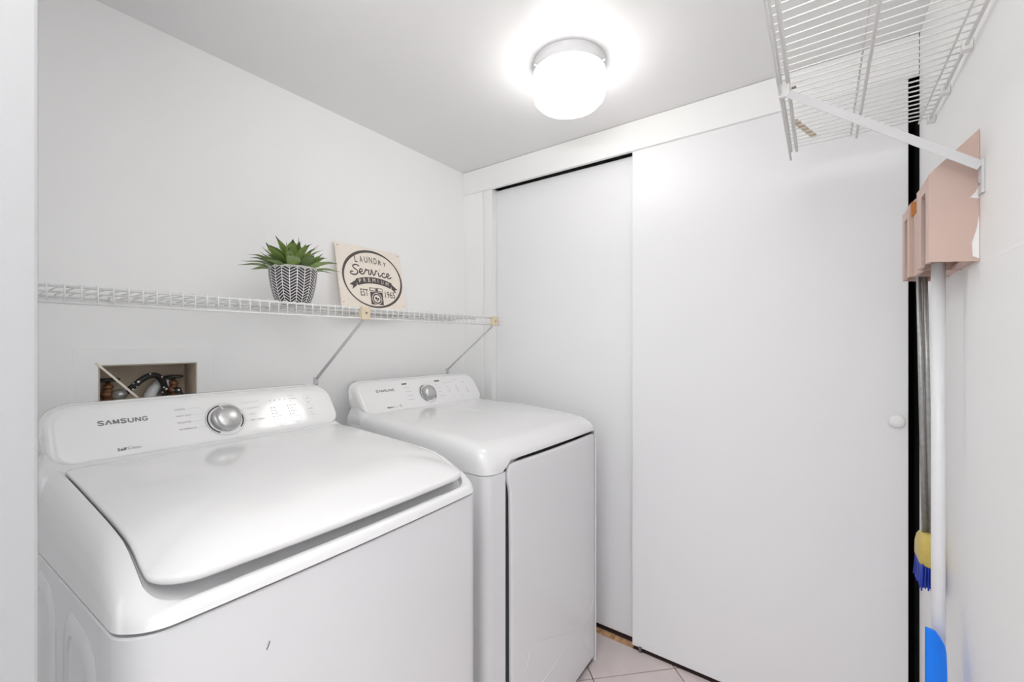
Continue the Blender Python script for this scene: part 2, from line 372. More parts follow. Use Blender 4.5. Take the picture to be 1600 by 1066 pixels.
# ribbed white drain hose between the valves
pth = smooth_pts([(0.455, 1.660, 1.152), (0.435, 1.655, 1.150), (0.418, 1.652, 1.130), (0.408, 1.652, 1.10), (0.402, 1.653, 1.042)], 14)
rad = [0.0165 if i % 2 else 0.0145 for i in range(len(pth))]
tube(bm := bmesh.new(), pth, rad, 16); obj('drain_hose', bm, M_POLE, wb, True, I)
bm = bmesh.new()
a, b_ = Vector((0.2790, WY-0.006, 1.2245)), Vector((0.378, WY-0.006, 1.108)); d = (b_-a).normalized(); n = Vector((-d.z, 0, d.x))*0.0026
for yy in (WY-0.0072, WY-0.0042):
    pass
vs = [bm.verts.new(p+Vector((0, dy, 0))) for dy in (-0.0015, 0.0015) for p in (a-n, b_-n, b_+n, a+n)]
for f in ((0,1,2,3), (7,6,5,4), (0,4,5,1), (1,5,6,2), (2,6,7,3), (3,7,4,0)): bm.faces.new([vs[i] for i in f])
obj('cover_strap', bm, mat('cream_strap', (0.82, 0.76, 0.66), 0.5, var=0.02), wb, mw=I)

# ------------------------------------------------------------------ washer and dryer
WD, DP = 0.686, 0.700
FO = Vector((0, 0.600, 1.028)); FU = Vector((0, 0.072, 0.104)).normalized(); FN = Vector((1, 0, 0)).cross(FU)   # console face plane
FRAME = Matrix(((1, 0, FN.x, FO.x), (0, FU.y, FN.y, FO.y), (0, FU.z, FN.z, FO.z), (0, 0, 0, 1)))
def fp(a, s, out=0.0): return Vector((a, 0, 0))+FO+FU*s+FN*out

def console(parent, dy=0.0, dz=0.0):
    rings = []
    def ring(e, back, back_s=0.0):
        pts = rrect(0.030-e, WD-0.014+e, -0.008-e, 0.124+e*0.8, 0.034+e, 0.040+e, 10, 8)
        out = []
        for p in pts:
            q = fp(p[0], p[1]); q.y += back
            if q.z < 1.000: q.z = 1.000
            out.append(q)
        return out
    rings = [ring(-0.022, 0.0), ring(-0.006, 0.0), ring(-0.002, 0.0006), ring(0.002, 0.003), ring(0.006, 0.008), ring(0.0085, 0.016), ring(0.010, 0.030), ring(0.012, 0.060)]
    last = ring(0.014, 0.0)
    rings.append([Vector((q.x, 0.695, q.z)) for q in last])
    o = obj('console', loft(rings), M_PANEL, parent, True)
    base = [(0.940, 0.0035, 0.560), (1.000, 0.004, 0.572), (1.012, 0.006, 0.580), (1.018, 0.010, 0.590), (1.025, 0.0145, 0.601), (1.036, 0.018, 0.610), (1.055, 0.0215, 0.624), (1.085, 0.026, 0.646)]
    b = obj('console_base', loft([[(p[0], p[1], z_) for p in rrect(ix, WD-ix+0.001, yy, 0.694, 0.03, 0.01, 10, 8)] for z_, ix, yy in base]), M_ENAMEL, parent, True)
    b.location = (0, dy, dz)
    return o

def knob(parent, fr, r, name='dial'):
    k = obj(name, lathe([(0.0, 0.0), (r, 0.0), (r*1.0, 0.004), (r*0.93, 0.016), (r*0.90, 0.020), (r*0.82, 0.0235), (r*0.5, 0.027), (0.0, 0.0285)], 48), M_SILVER, parent, True, fr)
    # raised grip ridge across the dial and the dark arcs around it
    obj('pointer', bevel(boxes((-0.0022, 0.0022, -r*0.2, r*0.80, 0.022, 0.0262)), 0.0008), M_SILVER, k, mw=Matrix.Rotation(0.5, 4, 'Z'))
    return k
def arcs(parent, fr, r):
    for a0, a1, wd in ((1.75, 4.2, 0.0035), (-0.75, 0.25, 0.0035)):
        bm = bmesh.new(); ribbon(bm, [(r*math.cos(a0+(a1-a0)*i/16), r*math.sin(a0+(a1-a0)*i/16)) for i in range(17)], wd, 0.0008, 2)
        obj('dial_mark', bm, M_BLACKINK, parent, mw=fr)
    bm = bmesh.new(); ribbon(bm, [(r*1.12*math.cos(2*PI*i/40), r*1.12*math.sin(2*PI*i/40)) for i in range(41)], 0.0008, 0.0006, 2)
    obj('dial_ring', bm, M_GREYINK, parent, mw=fr)

def cabinet(parent, y0, x0=0.0, top=0.908, rf=0.035, rear=0.690):
    a = rrect(x0, WD, y0, rear, rf, 0.012, 14, 8, 0.009)
    z = lambda q, zz: (q[0], q[1], zz)
    sl = lambda q: top-0.08*max(0, q[1]-0.02)
    rings = [[(WD/2+(q[0]-WD/2)*0.97, 0.35+(q[1]-0.35)*0.97, 0.0) for q in a], [(WD/2+(q[0]-WD/2)*0.97, 0.35+(q[1]-0.35)*0.97, 0.022) for q in a],
             [z(q, 0.022) for q in a], [z(q, 0.45) for q in a], [z(q, sl(q)-0.002) for q in a],
             [(WD/2+(q[0]-WD/2)*0.994, 0.35+(q[1]-0.35)*0.994, sl(q)) for q in a]]
    return obj('cabinet', loft(rings), M_STEEL, parent)
def autosmooth(o, ang=0.5):
    for p in o.data.polygons: p.use_smooth = True
    o.data.set_sharp_from_angle(angle=ang)

# washer
wm = thing('washing_machine', 'white top-loading washing machine with a large lid, nearer one on the left', 'washing machine', (0.143, 0.682, 0), (0, 0, math.radians(0.6)))
cb = cabinet(wm, 0.004, rf=0.050); autosmooth(cb)
ST = [(0.018, 0.933), (0.07, 0.960), (0.15, 0.991), (0.32, 1.004), (0.55, 1.015), (0.7, 1.018)]
def Sh(y): return interp(ST, y)
def zs(y): return 0.914-0.08*max(0, y-0.02)
prof = [(0, 0, 0), (0.0006, 0.0004, 0.06), (0.002, 0.0015, 0.35), (0.006, 0.004, 0.68), (0.013, 0.0075, 0.88), (0.021, 0.011, 0.97), (0.029, 0.015, 1.0), (0.0335, 0.019, 0.998)]
rings = []
for i, j, f in prof:
    rings.append([(p[0], p[1], zs(p[1])+f*(Sh(p[1])-zs(p[1]))) for p in rrect(i, WD-i*0.9, j, DP-0.004, 0.055-i*0.4, 0.02, 22, 10, 0.009)])
for i, j, dz in ((0.0355, 0.022, 0.004), (0.037, 0.027, 0.013), (0.050, 0.060, 0.020)):
    rings.append([(p[0], p[1], Sh(p[1])-dz) for p in rrect(i, WD-i*0.9, j, DP-0.005, 0.045-i*0.2, 0.02, 22, 10, 0.009)])
tcv = obj('top_cover', loft(rings), M_ENAMEL, wm); autosmooth(tcv, 0.9)
# lid
TT = [(0.0, 0.985), (0.08, 0.998), (0.2, 1.009), (0.35, 1.016), (0.6, 1.021)]
def E_(y): return max(0.963+0.0*y, Sh(y)-0.0005)
X0, X1, Y0, Y1 = 0.039, WD-0.032, 0.014, 0.584
rings = []
for ins, dz in ((0.02, -0.013), (0.004, -0.012), (0.001, -0.009), (0.0, -0.006), (0.0, -0.002), (0.0012, 0.001)):
    rings.append([(p[0], p[1], E_(p[1])+dz) for p in rrect(X0+ins, X1-ins, Y0+ins, Y1, 0.055-ins, 0.02, 22, 10, 0.010)])
hw, hd = (X1-X0)/2, (Y1-Y0)/2
for f in (0.012, 0.03, 0.055, 0.09, 0.14, 0.2, 0.28, 0.38, 0.5, 0.65, 0.8, 0.93):
    g_ = 1-(1-f)**7
    r_ = rrect(X0+f*hw, X1-f*hw, Y0+f*hd, Y1-f*hd, 0.055*(1-f)+0.001, 0.02*(1-f)+0.001, 22, 10, 0.010*(1-f))
    ed = rrect(X0, X1, Y0, Y1, 0.055, 0.02, 22, 10, 0.010)
    rings.append([(p[0], p[1], (E_(q[1])+0.001)*(1-g_)+interp(TT, p[1])*g_) for p, q in zip(r_, ed)])
lid = obj('lid', loft(rings), M_ENAMEL, wm, True)
cs = console(wm, 0.003)
# recessed pressings on the left flank
for y0, y1, z1 in ((0.115, 0.315, 0.862), (0.385, 0.585, 0.845)):
    pts = rrect(y0, y1, 0.15, z1, 0.05, 0.06, 4, 8)
    rr = []
    for e, dx in ((0.0, 0.0), (0.0, -0.0005), (0.010, -0.004), (0.030, -0.004), (0.034, -0.001)):
        rr.append([(dx, (y0+y1)/2+(p[0]-(y0+y1)/2)*(1-e*2/(y1-y0)), 0.5+(p[1]-0.5)*(1-e*2/0.7)) for p in pts])
    o = obj('flank_pressing', loft(rr), M_STEEL, wm); autosmooth(o)
KX, KS = 0.354, 0.052
kf = FRAME @ T((KX, KS, 0))
knob(wm, kf, 0.0365); arcs(wm, kf, 0.0425)
def label(parent, s, x, sv, wd, ht=0.0045, m=M_GREYINK, name='lettering', bold=0.0, fr=None, **kw): return text_part(name, s, x, sv, wd, ht, m, parent, fr or FRAME, bold, **kw)
def wordmark(parent, x, s, wd, ht, mt, fr):
    bm = bmesh.new()
    cw = wd/7; lw = ht*0.24
    # S, A (open, no bar), M, S, U, N, G drawn as strokes in a unit box
    G = {'S': [[(0.92,0.80),(0.8,0.93),(0.5,0.97),(0.2,0.92),(0.1,0.74),(0.25,0.58),(0.5,0.50),(0.76,0.42),(0.9,0.26),(0.8,0.09),(0.5,0.03),(0.2,0.07),(0.06,0.22)]],
         'A': [[(0.04,0),(0.5,0.98)], [(0.5,0.98),(0.96,0)]],
         'M': [[(0.08,0),(0.10,1)], [(0.10,0.98),(0.5,0.1)], [(0.5,0.1),(0.90,0.98)], [(0.90,1),(0.92,0)]],
         'U': [[(0.1,1),(0.1,0.3),(0.25,0.06),(0.5,0.02),(0.75,0.06),(0.9,0.3),(0.9,1)]],
         'N': [[(0.1,0),(0.1,1)], [(0.1,0.97),(0.9,0.03)], [(0.9,0),(0.9,1)]],
         'G': [[(0.9,0.78),(0.78,0.93),(0.5,0.98),(0.2,0.88),(0.08,0.5),(0.2,0.12),(0.5,0.02),(0.8,0.10),(0.9,0.26),(0.9,0.46),(0.56,0.46)]]}
    for i, ch in enumerate('SAMSUNG'):
        for st in G[ch]:
            sm = ch in 'SU' 
            ribbon(bm, [(x+cw*(i+0.10+0.80*p[0]), s+ht*(0.06+0.88*p[1])) for p in st], lw, 0.0004, 4, sm)
    return obj('wordmark', bm, mt, parent, mw=fr)
wordmark(wm, 0.1005, 0.0755, 0.092, 0.0125, M_GREYINK, FRAME)
label(wm, 'Self', 0.127, 0.0065, 0.0165, 0.0075, M_BLACKINK, bold=0.02)
label(wm, 'Clean', 0.1445, 0.0072, 0.0245, 0.0068, M_GREYINK)
for s, sv, wd in (('NORMAL', 0.0955, 0.023), ('HEAVY DUTY', 0.0765, 0.034), ('DELICATES', 0.0575, 0.029), ('WATERPROOF', 0.0385, 0.038)):
    label(wm, s, 0.247, sv-0.002, wd)
    bm = bmesh.new(); ribbon(bm, [(0.247+wd+0.002, sv), (0.300, sv), (0.312, (sv+KS)/2+0.006)] if abs(sv-KS) > 0.03 else [(0.247+wd+0.002, sv), (0.309, sv)], 0.0006, 0.0004, smooth=False)
    obj('guide_line', bm, M_LIGHTINK, wm, mw=FRAME)
for s, sv, wd in (('QUICK WASH', 0.0955, 0.034), ('RINSE+SPIN', 0.0765, 0.030), ('SPIN', 0.0575, 0.016), ('SELF CLEAN', 0.0385, 0.036)):
    label(wm, s, 0.4145, sv-0.002, wd, m=M_LIGHTINK if sv > 0.04 else M_GREYINK)
    bm = bmesh.new(); ribbon(bm, [(0.400, sv), (0.4125, sv)], 0.0006, 0.0004, smooth=False); obj('guide_line', bm, M_LIGHTINK, wm, mw=FRAME)
def dots(parent, pts, r, fr, m=M_BLACKINK):
    bm = bmesh.new()
    for x, y in pts:
        vs = [bm.verts.new((x+r*math.cos(2*PI*k/10), y+r*math.sin(2*PI*k/10), 0.0005)) for k in range(10)]; bm.faces.new(vs)
    obj('indicator', bm, m, parent, mw=fr)
dots(wm, [(0.480+0.0148*i, 0.0930) for i in range(5)]+[(0.540, 0.085)], 0.0012, FRAME)
for k in range(4):
    dots(wm, [(0.4775, 0.0690-0.0098*k)], 0.0013, FRAME)
    if k < 4: dots(wm, [(0.5275, 0.0705-0.0098*k)], 0.0013, FRAME)
for s, x, sv, wd in (('Hot', 0.4825, 0.0675, 0.008), ('Warm', 0.4825, 0.0577, 0.0105), ('Cold', 0.4825, 0.0479, 0.0095), ('Tap Cold', 0.4825, 0.0381, 0.017),
                     ('Extra High', 0.5325, 0.069, 0.020), ('High', 0.5325, 0.0592, 0.009), ('Medium', 0.5325, 0.0494, 0.015), ('Low', 0.5325, 0.0396, 0.008), ('Rinse', 0.545, 0.0920, 0.016), ('Time left', 0.535, 0.102, 0.018),
                     ('Temp', 0.488, 0.0065, 0.010), ('Spin', 0.535, 0.0098, 0.015), ('Power', 0.589, 0.0715, 0.011), ('START', 0.5865, 0.036, 0.012), ('PAUSE', 0.5865, 0.028, 0.012)):
    label(wm, s, x, sv, wd, 0.0032)
def rr_line(parent, x0, x1, y0, y1, r, fr, wd=0.0007, m=M_LIGHTINK, name='button_outline'):
    bm = bmesh.new(); pts = rrect(x0, x1, y0, y1, r, r, 2, 4); pts.append(pts[0])
    ribbon(bm, pts, wd, 0.0004, smooth=False); return obj(name, bm, m, parent, mw=fr)
rr_line(wm, 0.476, 0.508, 0.013, 0.0315, 0.005, FRAME); rr_line(wm, 0.524, 0.556, 0.015, 0.033, 0.005, FRAME)
rr_line(wm, 0.584, 0.606, 0.0775, 0.100, 0.005, FRAME); rr_line(wm, 0.581, 0.603, 0.018, 0.0635, 0.005, FRAME)
rr_line(wm, 0.592, 0.598, 0.086, 0.092, 0.0028, FRAME, m=M_GREYINK, name='power_symbol')
bm = bmesh.new(); ribbon(bm, [(0.5875, 0.047), (0.5875, 0.055), (0.5925, 0.051), (0.5875, 0.047)], 0.0008, 0.0004, smooth=False)
ribbon(bm, [(0.595, 0.047), (0.595, 0.055)], 0.0009, 0.0004, smooth=False); ribbon(bm, [(0.598, 0.047), (0.598, 0.055)], 0.0009, 0.0004, smooth=False)
obj('play_symbol', bm, M_GREYINK, wm, mw=FRAME)
# small scuff marks on the front
bm = bmesh.new(); ribbon(bm, [(0.165, 0.815), (0.168, 0.820), (0.170, 0.826)], 0.0012, 0, smooth=False)
obj('scuff', bm, M_BLACKINK, wm, mw=Matrix(((1, 0, 0, 0), (0, 0, -1, -0.0045), (0, 1, 0, 0), (0, 0, 0, 1))))

# dryer
dr = thing('tumble_dryer', 'white front-loading tumble dryer with plain door, farther one beside the closet', 'tumble dryer', (0.927, 0.755, 0), (0, 0, math.radians(-1.8)))
dro = Matrix.Identity(4)
db = obj('cabinet', loft([[(p[0], p[1], z_) for p in rrect(0.0, WD, 0.036, 0.69, 0.006, 0.012, 10, 4)] for z_ in (0.0, 0.45, 0.900)]), M_STEEL, dr); autosmooth(db)
# front corner post left of the door, with its rounded edge
post = []
for k in range(9):
    a = PI+PI/2*k/8; post.append((0.030+0.030*math.cos(a), 0.030+0.030*math.sin(a)))
post += [(0.081, -0.002), (0.084, 0.001), (0.084, 0.040), (0.0, 0.040)]
po = obj('corner_post', loft([[(x, y, z_) for x, y in post] for z_ in (0.002, 0.45, 0.900)]), M_STEEL, dr); autosmooth(po)
pr_ = [(0.662, 0.040), (0.662, 0.001), (0.665, -0.002)]+[(WD-0.020+0.020*math.cos(a), 0.020+0.020*math.sin(a)) for a in [-PI/2+PI/2*k/6 for k in range(7)]]+[(WD, 0.040)]
po = obj('corner_post', loft([[(x, y, z_) for x, y in pr_] for z_ in (0.002, 0.45, 0.902)]), M_STEEL, dr); autosmooth(po)
obj('base_strip', bevel(boxes((0.085, 0.661, 0.010, 0.036, 0.0, 0.030)), 0.002), M_RECESS, dr)
obj('door_recess', boxes((0.0845, 0.6615, 0.033, 0.0358, 0.030, 0.925), (0.118, 0.645, 0.013, 0.033, 0.045, 0.900)), M_RECESS, dr)  # dark surfaces behind the door edge, shade of the gap put into their colour
DZ0 = 0.927-0.0125; DZ1 = 0.902
TD = [(0.0, 0.957), (0.03, 0.975), (0.09, 0.986), (0.2, 0.997), (0.4, 1.006), (0.7, 1.010)]
def z0d(x, y):
    if y > 0.02: return DZ1
    t = min(1, max(0, (x-0.078)/0.018))*min(1, max(0, (0.668-x)/0.012)); return DZ1+(0.930-DZ1)*t
rings = [[(p[0], p[1], z0d(p[0], p[1])) for p in rrect(0.004, WD-0.004, 0.006, DP-0.004, 0.04, 0.02, 30, 10, 0.006)]]
for i, j, f in ((0.0, 0.0, 0.0), (0.0004, 0.0005, 0.24), (0.0014, 0.002, 0.48), (0.004, 0.006, 0.68), (0.009, 0.014, 0.83), (0.018, 0.026, 0.93), (0.032, 0.045, 0.985), (0.052, 0.07, 1.0)):
    rings.append([(p[0], p[1], z0d(p[0], p[1])+f*(interp(TD, p[1])-z0d(p[0], p[1]))) for p in rrect(i, WD-i, j, DP-0.004-0.1*i, 0.045-0.2*i, 0.02, 30, 10, 0.006)])
for f, cr in ((0.25, 0.002), (0.5, 0.004), (0.75, 0.005), (0.95, 0.005)):
    x0, y0 = 0.052, 0.07
    rings.append([(p[0], p[1], interp(TD, p[1])+cr) for p in rrect(x0+(WD/2-x0)*f, WD-x0-(WD/2-x0)*f, y0+0.25*f, DP-0.009-0.25*f, 0.036*(1-f)+0.001, 0.02*(1-f)+0.001, 30, 10, 0)])
dc = obj('top_cover', loft(rings), M_ENAMEL, dr); autosmooth(dc, 0.9)
# door slab with the shaped finger edge at its left
zt = 0.917; DR = 0.655
L = [(0.113, 0.030), (0.112, 0.50), (0.110, 0.75), (0.108, 0.825), (0.103, 0.850), (0.0965, 0.872), (0.0955, 0.890), (0.099, 0.904), (0.104, zt-0.004), (0.111, zt)]
L = [(p.x, p.y) for p in smooth_pts([(a, b, 0) for a, b in L], 3)]
outl = L+[(0.111+(DR-0.016-0.111)*k/12, zt) for k in range(1, 13)]+[(DR-0.006, zt-0.002), (DR-0.001, zt-0.007), (DR, zt-0.014)]+[(DR, zt-0.014-(zt-0.045)*k/12) for k in range(1, 13)]+[(DR-0.004, 0.027)]+[(DR-0.010-(DR-0.127)*k/12, 0.027) for k in range(0, 12)]
cx, cz = 0.378, 0.47
def bowf(x): return -0.010*(1-((x-cx)/0.29)**2)
def dring(ins, y): return [(cx+(p[0]-cx)*(1-ins/0.29), y+(bowf(p[0]) if True else 0), cz+(p[1]-cz)*(1-ins/0.45)) for p in outl]
rings = [dring(0.004, 0.013), dring(0, 0.011), dring(0, 0.006), dring(0.0012, 0.003), dring(0.004, 0.0008), dring(0.009, 0.0)]
for f in (0.06, 0.12, 0.18, 0.24, 0.28): rings.append([(p[0], 0.0+bowf(p[0]), p[2]) for p in dring(f, 0)])
dd = obj('door', loft([r[::-1] for r in rings]), M_STEEL, dr); autosmooth(dd, 0.7)
obj('door_catch', bevel(boxes((0.0845, 0.0885, 0.008, 0.0325, 0.745, 0.83)), 0.001), M_GREY, dr)
obj('door_switch', bevel(boxes((0.0845, 0.089, 0.012, 0.0325, 0.655, 0.70)), 0.001), M_BLACKINK, dr)
# creases in the film left on the lower door
def crease(pts, name='film_crease', parent=dr):
    P = smooth_pts([(x, bowf(x)-0.0003, z_) for x, z_ in pts], 5)
    tube(bm := bmesh.new(), P, [0.0002+0.0010*math.sin(PI*i/(len(P)-1)) for i in range(len(P))], 5)
    obj(name, bm, M_STEEL, parent, True)
crease([(0.13, 0.345), (0.25, 0.315), (0.40, 0.255), (0.48, 0.225)])
crease([(0.20, 0.33), (0.19, 0.28), (0.17, 0.255)]); crease([(0.20, 0.16), (0.32, 0.18), (0.44, 0.215)])
crease([(0.52, 0.21), (0.60, 0.205)]); crease([(0.53, 0.20), (0.56, 0.12), (0.62, 0.07)]); crease([(0.66, 0.33), (0.63, 0.24), (0.58, 0.21)])
cd_ = console(dr, 0.019, -0.0125)
cd_.location = (0, 0.017, -0.0125)
FD = T((0, 0.017, -0.0125)) @ FRAME
kf = FD @ T((KX, KS, 0)); knob(dr, kf, 0.033); arcs(dr, kf, 0.040)
wordmark(dr, 0.103, 0.080, 0.088, 0.0115, M_GREYINK, FD)
label(dr, 'Moisture', 0.127, 0.0065, 0.030, 0.0070, M_BLACKINK, bold=0.025, fr=FD)
label(dr, 'Sensor', 0.1595, 0.0070, 0.020, 0.0060, M_LIGHTINK, fr=FD)
rr_line(dr, 0.187, 0.195, 0.0065, 0.0165, 0.0035, FD, 0.0022, M_GREYINK, 'sensor_symbol')
def inkbox(parent, x0, x1, y0, y1, fr, m):
    bm = bmesh.new(); ribbon(bm, [(x0, (y0+y1)/2), (x1, (y0+y1)/2)], y1-y0, 0.0005, smooth=False); obj('printed_bar', bm, m, parent, mw=fr)
inkbox(dr, 0.236, 0.262, 0.1045, 0.1105, FD, M_BLACKINK); inkbox(dr, 0.417, 0.447, 0.1045, 0.1105, FD, M_BLACKINK)
for i, (a, b) in enumerate((('Heavy Duty', 'Quick Dry'), ('Normal', 'Time Dry'), ('Perm Press', 'Air Fluff'), ('Delicates', 'Wrinkle Release'))):
    label(dr, a, 0.243, 0.088-0.019*i, 0.027, 0.0040, fr=FD); label(dr, b, 0.412, 0.088-0.019*i, 0.024 if i < 3 else 0.034, 0.0040, fr=FD)
for i in range(4):
    label(dr, '%d' % (20+10*i), 0.462+0.016*i, 0.093, 0.007, 0.005, fr=FD)
    for xx, wd in ((0.477, 0.018), (0.530, 0.018)): label(dr, ('High', 'Medium', 'Low', 'Off')[i], xx, 0.073-0.0098*i, wd*(0.6+0.12*(i % 3)), 0.0036, fr=FD)
label(dr, 'Temp', 0.486, 0.016, 0.012, 0.0036, fr=FD); label(dr, 'Dry', 0.537, 0.016, 0.013, 0.006, fr=FD)
label(dr, 'Time', 0.530, 0.103, 0.02, 0.0036, fr=FD); label(dr, 'Power', 0.585, 0.088, 0.018, 0.005, fr=FD)
label(dr, 'START', 0.590, 0.044, 0.014, 0.0045, fr=FD); label(dr, 'PAUSE', 0.590, 0.035, 0.014, 0.0045, fr=FD)
bm = bmesh.new(); ribbon(bm, [(0.595, 0.055), (0.595, 0.063), (0.600, 0.059), (0.595, 0.055)], 0.001, 0.0004, smooth=False); obj('play_symbol', bm, M_GREYINK, dr, mw=FD)

# ------------------------------------------------------------------ wire shelves
def wire_shelf(name, label_, loc, length, depth, sgn, lip, rods, group=None):
    """local x along the wall, local y from the wall to the front edge (already signed by sgn)"""
    t = thing(name, label_, 'shelf', loc)
    r = 0.0017
    bm = tube(bmesh.new(), [(0, 0.004*sgn, 0), (0, sgn*(depth-0.004), 0), (0, sgn*depth, -0.003), (0, sgn*depth, -lip)], r, 6)
    first = obj('wire', bm, M_WIRE, t, True, T((0.004, 0, 0)))
    n = int(length/0.0254)
    copies(first, [T((0.004+0.0254*k, 0, 0)) for k in range(1, n+1)])
    for y, z, rr in rods:
        bm = tube(bmesh.new(), [(0, sgn*y, z), (length, sgn*y, z)], rr, 8)
        obj('rail', bm, M_WIRE, t, True)
    return t
D1 = WY-1.272
sh = wire_shelf('wire_shelf', 'long white wire shelf on the left wall above the two machines', (0.072, WY-0.002, 1.4005), 1.585, D1, -1, 0.037,
                [(0.006, -0.0042, 0.003), (D1*0.5, -0.0042, 0.0026), (D1-0.002, -0.0045, 0.003), (D1, -0.0385, 0.003)])
ox = -0.072
for bx, ws in ((0.897, 0.034), (1.613, 0.030)):
    x = bx+ox
    c = obj('clip_block', bevel(boxes((x-ws/2, x+ws/2, -D1-0.010, -D1+0.012, -0.043, 0.002)), 0.0025, 2), M_CREAM, sh)
    obj('screw', lathe([(0, 0.001), (0.0035, 0.001), (0.0035, -0.002), (0, -0.002)], 12), M_SCREW, c, mw=T((x, -D1-0.0102, -0.020)) @ Matrix.Rotation(PI/2, 4, 'X'))
    # folded brace: channel bar down to the wall, flattened plate at its foot
    a, b = Vector((x, -D1+0.006, -0.040)), Vector((x, -0.003, -0.262))
    d = (b-a).normalized(); nn = Vector((0, d.z, -d.y)); bm = bmesh.new()
    for (h0, h1, w0, w1) in ((0, 0.0016, -0.007, 0.007), (-0.007, 0, 0.0055, 0.007)):
        vs = [bm.verts.new(p+Vector((xx, 0, 0))+nn*h) for p in (a, b) for (xx, h) in ((w0, h0), (w1, h0), (w1, h1), (w0, h1))]
        for f in ((3,2,1,0), (4,5,6,7), (0,1,5,4), (1,2,6,5), (2,3,7,6), (3,0,4,7)): bm.faces.new([vs[i] for i in f])
    box(bm, x-0.009, x+0.009, -0.0035, 0.0015, -0.302, -0.256)
    br = obj('brace', bm, M_BRACE, sh)
    obj('screw', lathe([(0, 0.002), (0.003, 0.0015), (0.004, 0.0)], 12), M_SCREW, br, mw=T((x, -0.0036, -0.284)) @ Matrix.Rotation(PI/2, 4, 'X'))
obj('end_cap', bevel(boxes((1.574, 1.590, -D1-0.004, -D1+0.005, -0.034, -0.014)), 0.001), mat('pale_cap', (0.78, 0.66, 0.68), 0.5, var=0.02), sh)
for x in (0.24, 0.63, 1.05, 1.40):
    obj('wall_clip', bevel(boxes((x-0.006, x+0.006, -0.010, 0.0015, -0.012, 0.004)), 0.001), M_WIRE, sh)

D2 = 0.072-CY
s2 = wire_shelf('wire_shelf', 'white wire shelf on the right wall seen from below, above the pink broom holder', (0.02, CY+0.002, 1.859), 1.519, D2, 1, 0.027,
                [(0.008, -0.0042, 0.0035), (0.027, -0.004, 0.0022), (0.155, -0.0046, 0.0034), (0.168, 0.0035, 0.0022), (D2-0.015, -0.0055, 0.0042), (D2-0.002, -0.0045, 0.003), (D2, -0.0285, 0.003)])
x = 1.124-0.02
a, b = Vector((x, D2-0.016, -0.034)), Vector((x, 0.003, -0.262)); d = (b-a).normalized(); nn = Vector((0, -d.z, d.y)); bm = bmesh.new()
for (h0, h1, w0, w1) in ((-0.001, 0.001, -0.008, 0.008), (-0.008, 0.008, -0.0095, -0.008)):
    vs = [bm.verts.new(p+Vector((xx, 0, 0))+nn*h) for p in (a, b) for (xx, h) in ((w0, h0), (w1, h0), (w1, h1), (w0, h1))]
    for f in ((3,2,1,0), (4,5,6,7), (0,1,5,4), (1,2,6,5), (2,3,7,6), (3,0,4,7)): bm.faces.new([vs[i] for i in f])
box(bm, x-0.010, x+0.010, -0.0015, 0.0025, -0.310, -0.250)
br = obj('brace', bm, M_BRACE, s2)
obj('screw', lathe([(0, 0.003), (0.004, 0.002), (0.005, 0.0)], 12), M_SILVER, br, mw=T((x, 0.0026, -0.290)) @ Matrix.Rotation(-PI/2, 4, 'X'))
cb2 = obj('hook_clip', bevel(boxes((x-0.005, x+0.005, D2-0.018, D2+0.003, -0.036, 0.002)), 0.002), M_WIRE, s2)
obj('screw', tube(bmesh.new(), [(x+0.004, D2-0.030, -0.018), (x+0.004, D2-0.021, -0.018)], 0.0025, 8), M_SCREW, cb2)
for x in (0.60, 0.92, 1.17, 1.35, 1.505):
    obj('wall_clip', bevel(boxes((x-0.009, x+0.009, -0.0015, 0.014, -0.014, 0.005)), 0.0015), M_WIRE, s2)
tp = obj('adhesive_tape', bevel(boxes((-0.075, 0.075, -0.008, 0.008, 0.0, 0.0012)), 0.0004, 1), M_CREAM, None, mw=T((1.412, 0.036, 1.8610)) @ Matrix.Rotation(-0.30, 4, 'Z'))
tp['label'] = 'strip of beige tape lying on the wires at the end of the right shelf'; tp['category'] = 'tape'

# ------------------------------------------------------------------ potted plant
pl = thing('potted_plant', 'bushy green artificial succulent in a black and white herringbone pot', 'potted plant', (0.704, 1.372, 1.4030))
bm = lathe([(0.0, 0.0), (0.044, 0.0), (0.050, 0.004), (0.058, 0.025), (0.065, 0.055), (0.0695, 0.085), (0.0705, 0.105), (0.0695, 0.1145), (0.0675, 0.1165), (0.0655, 0.114), (0.064, 0.098), (0.0, 0.098)], 64)
pot = obj('pot', bm, M_POT, pl, True)
obj('soil', lathe([(0.0, 0.104), (0.03, 0.103), (0.063, 0.1005), (0.0, 0.0995)], 24), M_SOIL, pl)
def leaf_mesh(length, width, droop, curl, li):
    me = bpy.data.meshes.new('leaf'); bm = bmesh.new(); uv = bm.loops.layers.uv.new('UVMap')
    N_ = 9; rows = []; x, z_, ang = 0.0, 0.0, 0.0
    for i in range(N_+1):
        t = i/N_; wd = width*(math.sin(PI*min(1, 0.16+0.84*t)**0.9)**0.8 if t < 1 else 0.0)*0.5+0.0003
        if t > 0.85: wd *= (1-t)/0.15*0.75+0.25*(1-t)
        wd = max(wd, 0.0004)
        rows.append([(x-0.25*wd*0, -wd, z_+0.35*wd), (x, 0, z_), (x, wd, z_+0.35*wd)])
        ang -= droop/N_*(0.4+1.2*t)
        if t > 0.75: ang += curl/N_*3
        x += length/N_*math.cos(ang); z_ += length/N_*math.sin(ang)
    V = [[bm.verts.new(p) for p in r] for r in rows]
    for i in range(N_):
        for k in range(2):
            f = bm.faces.new((V[i][k], V[i+1][k], V[i+1][k+1], V[i][k+1]))
            for lp, tt in zip(f.loops, (i/N_, (i+1)/N_, (i+1)/N_, i/N_)): lp[uv].uv = (tt, k*0.5)
    bm.to_mesh(me); bm.free(); me.materials.append(LEAFM[li])
    for p in me.polygons: p.use_smooth = True
    return me
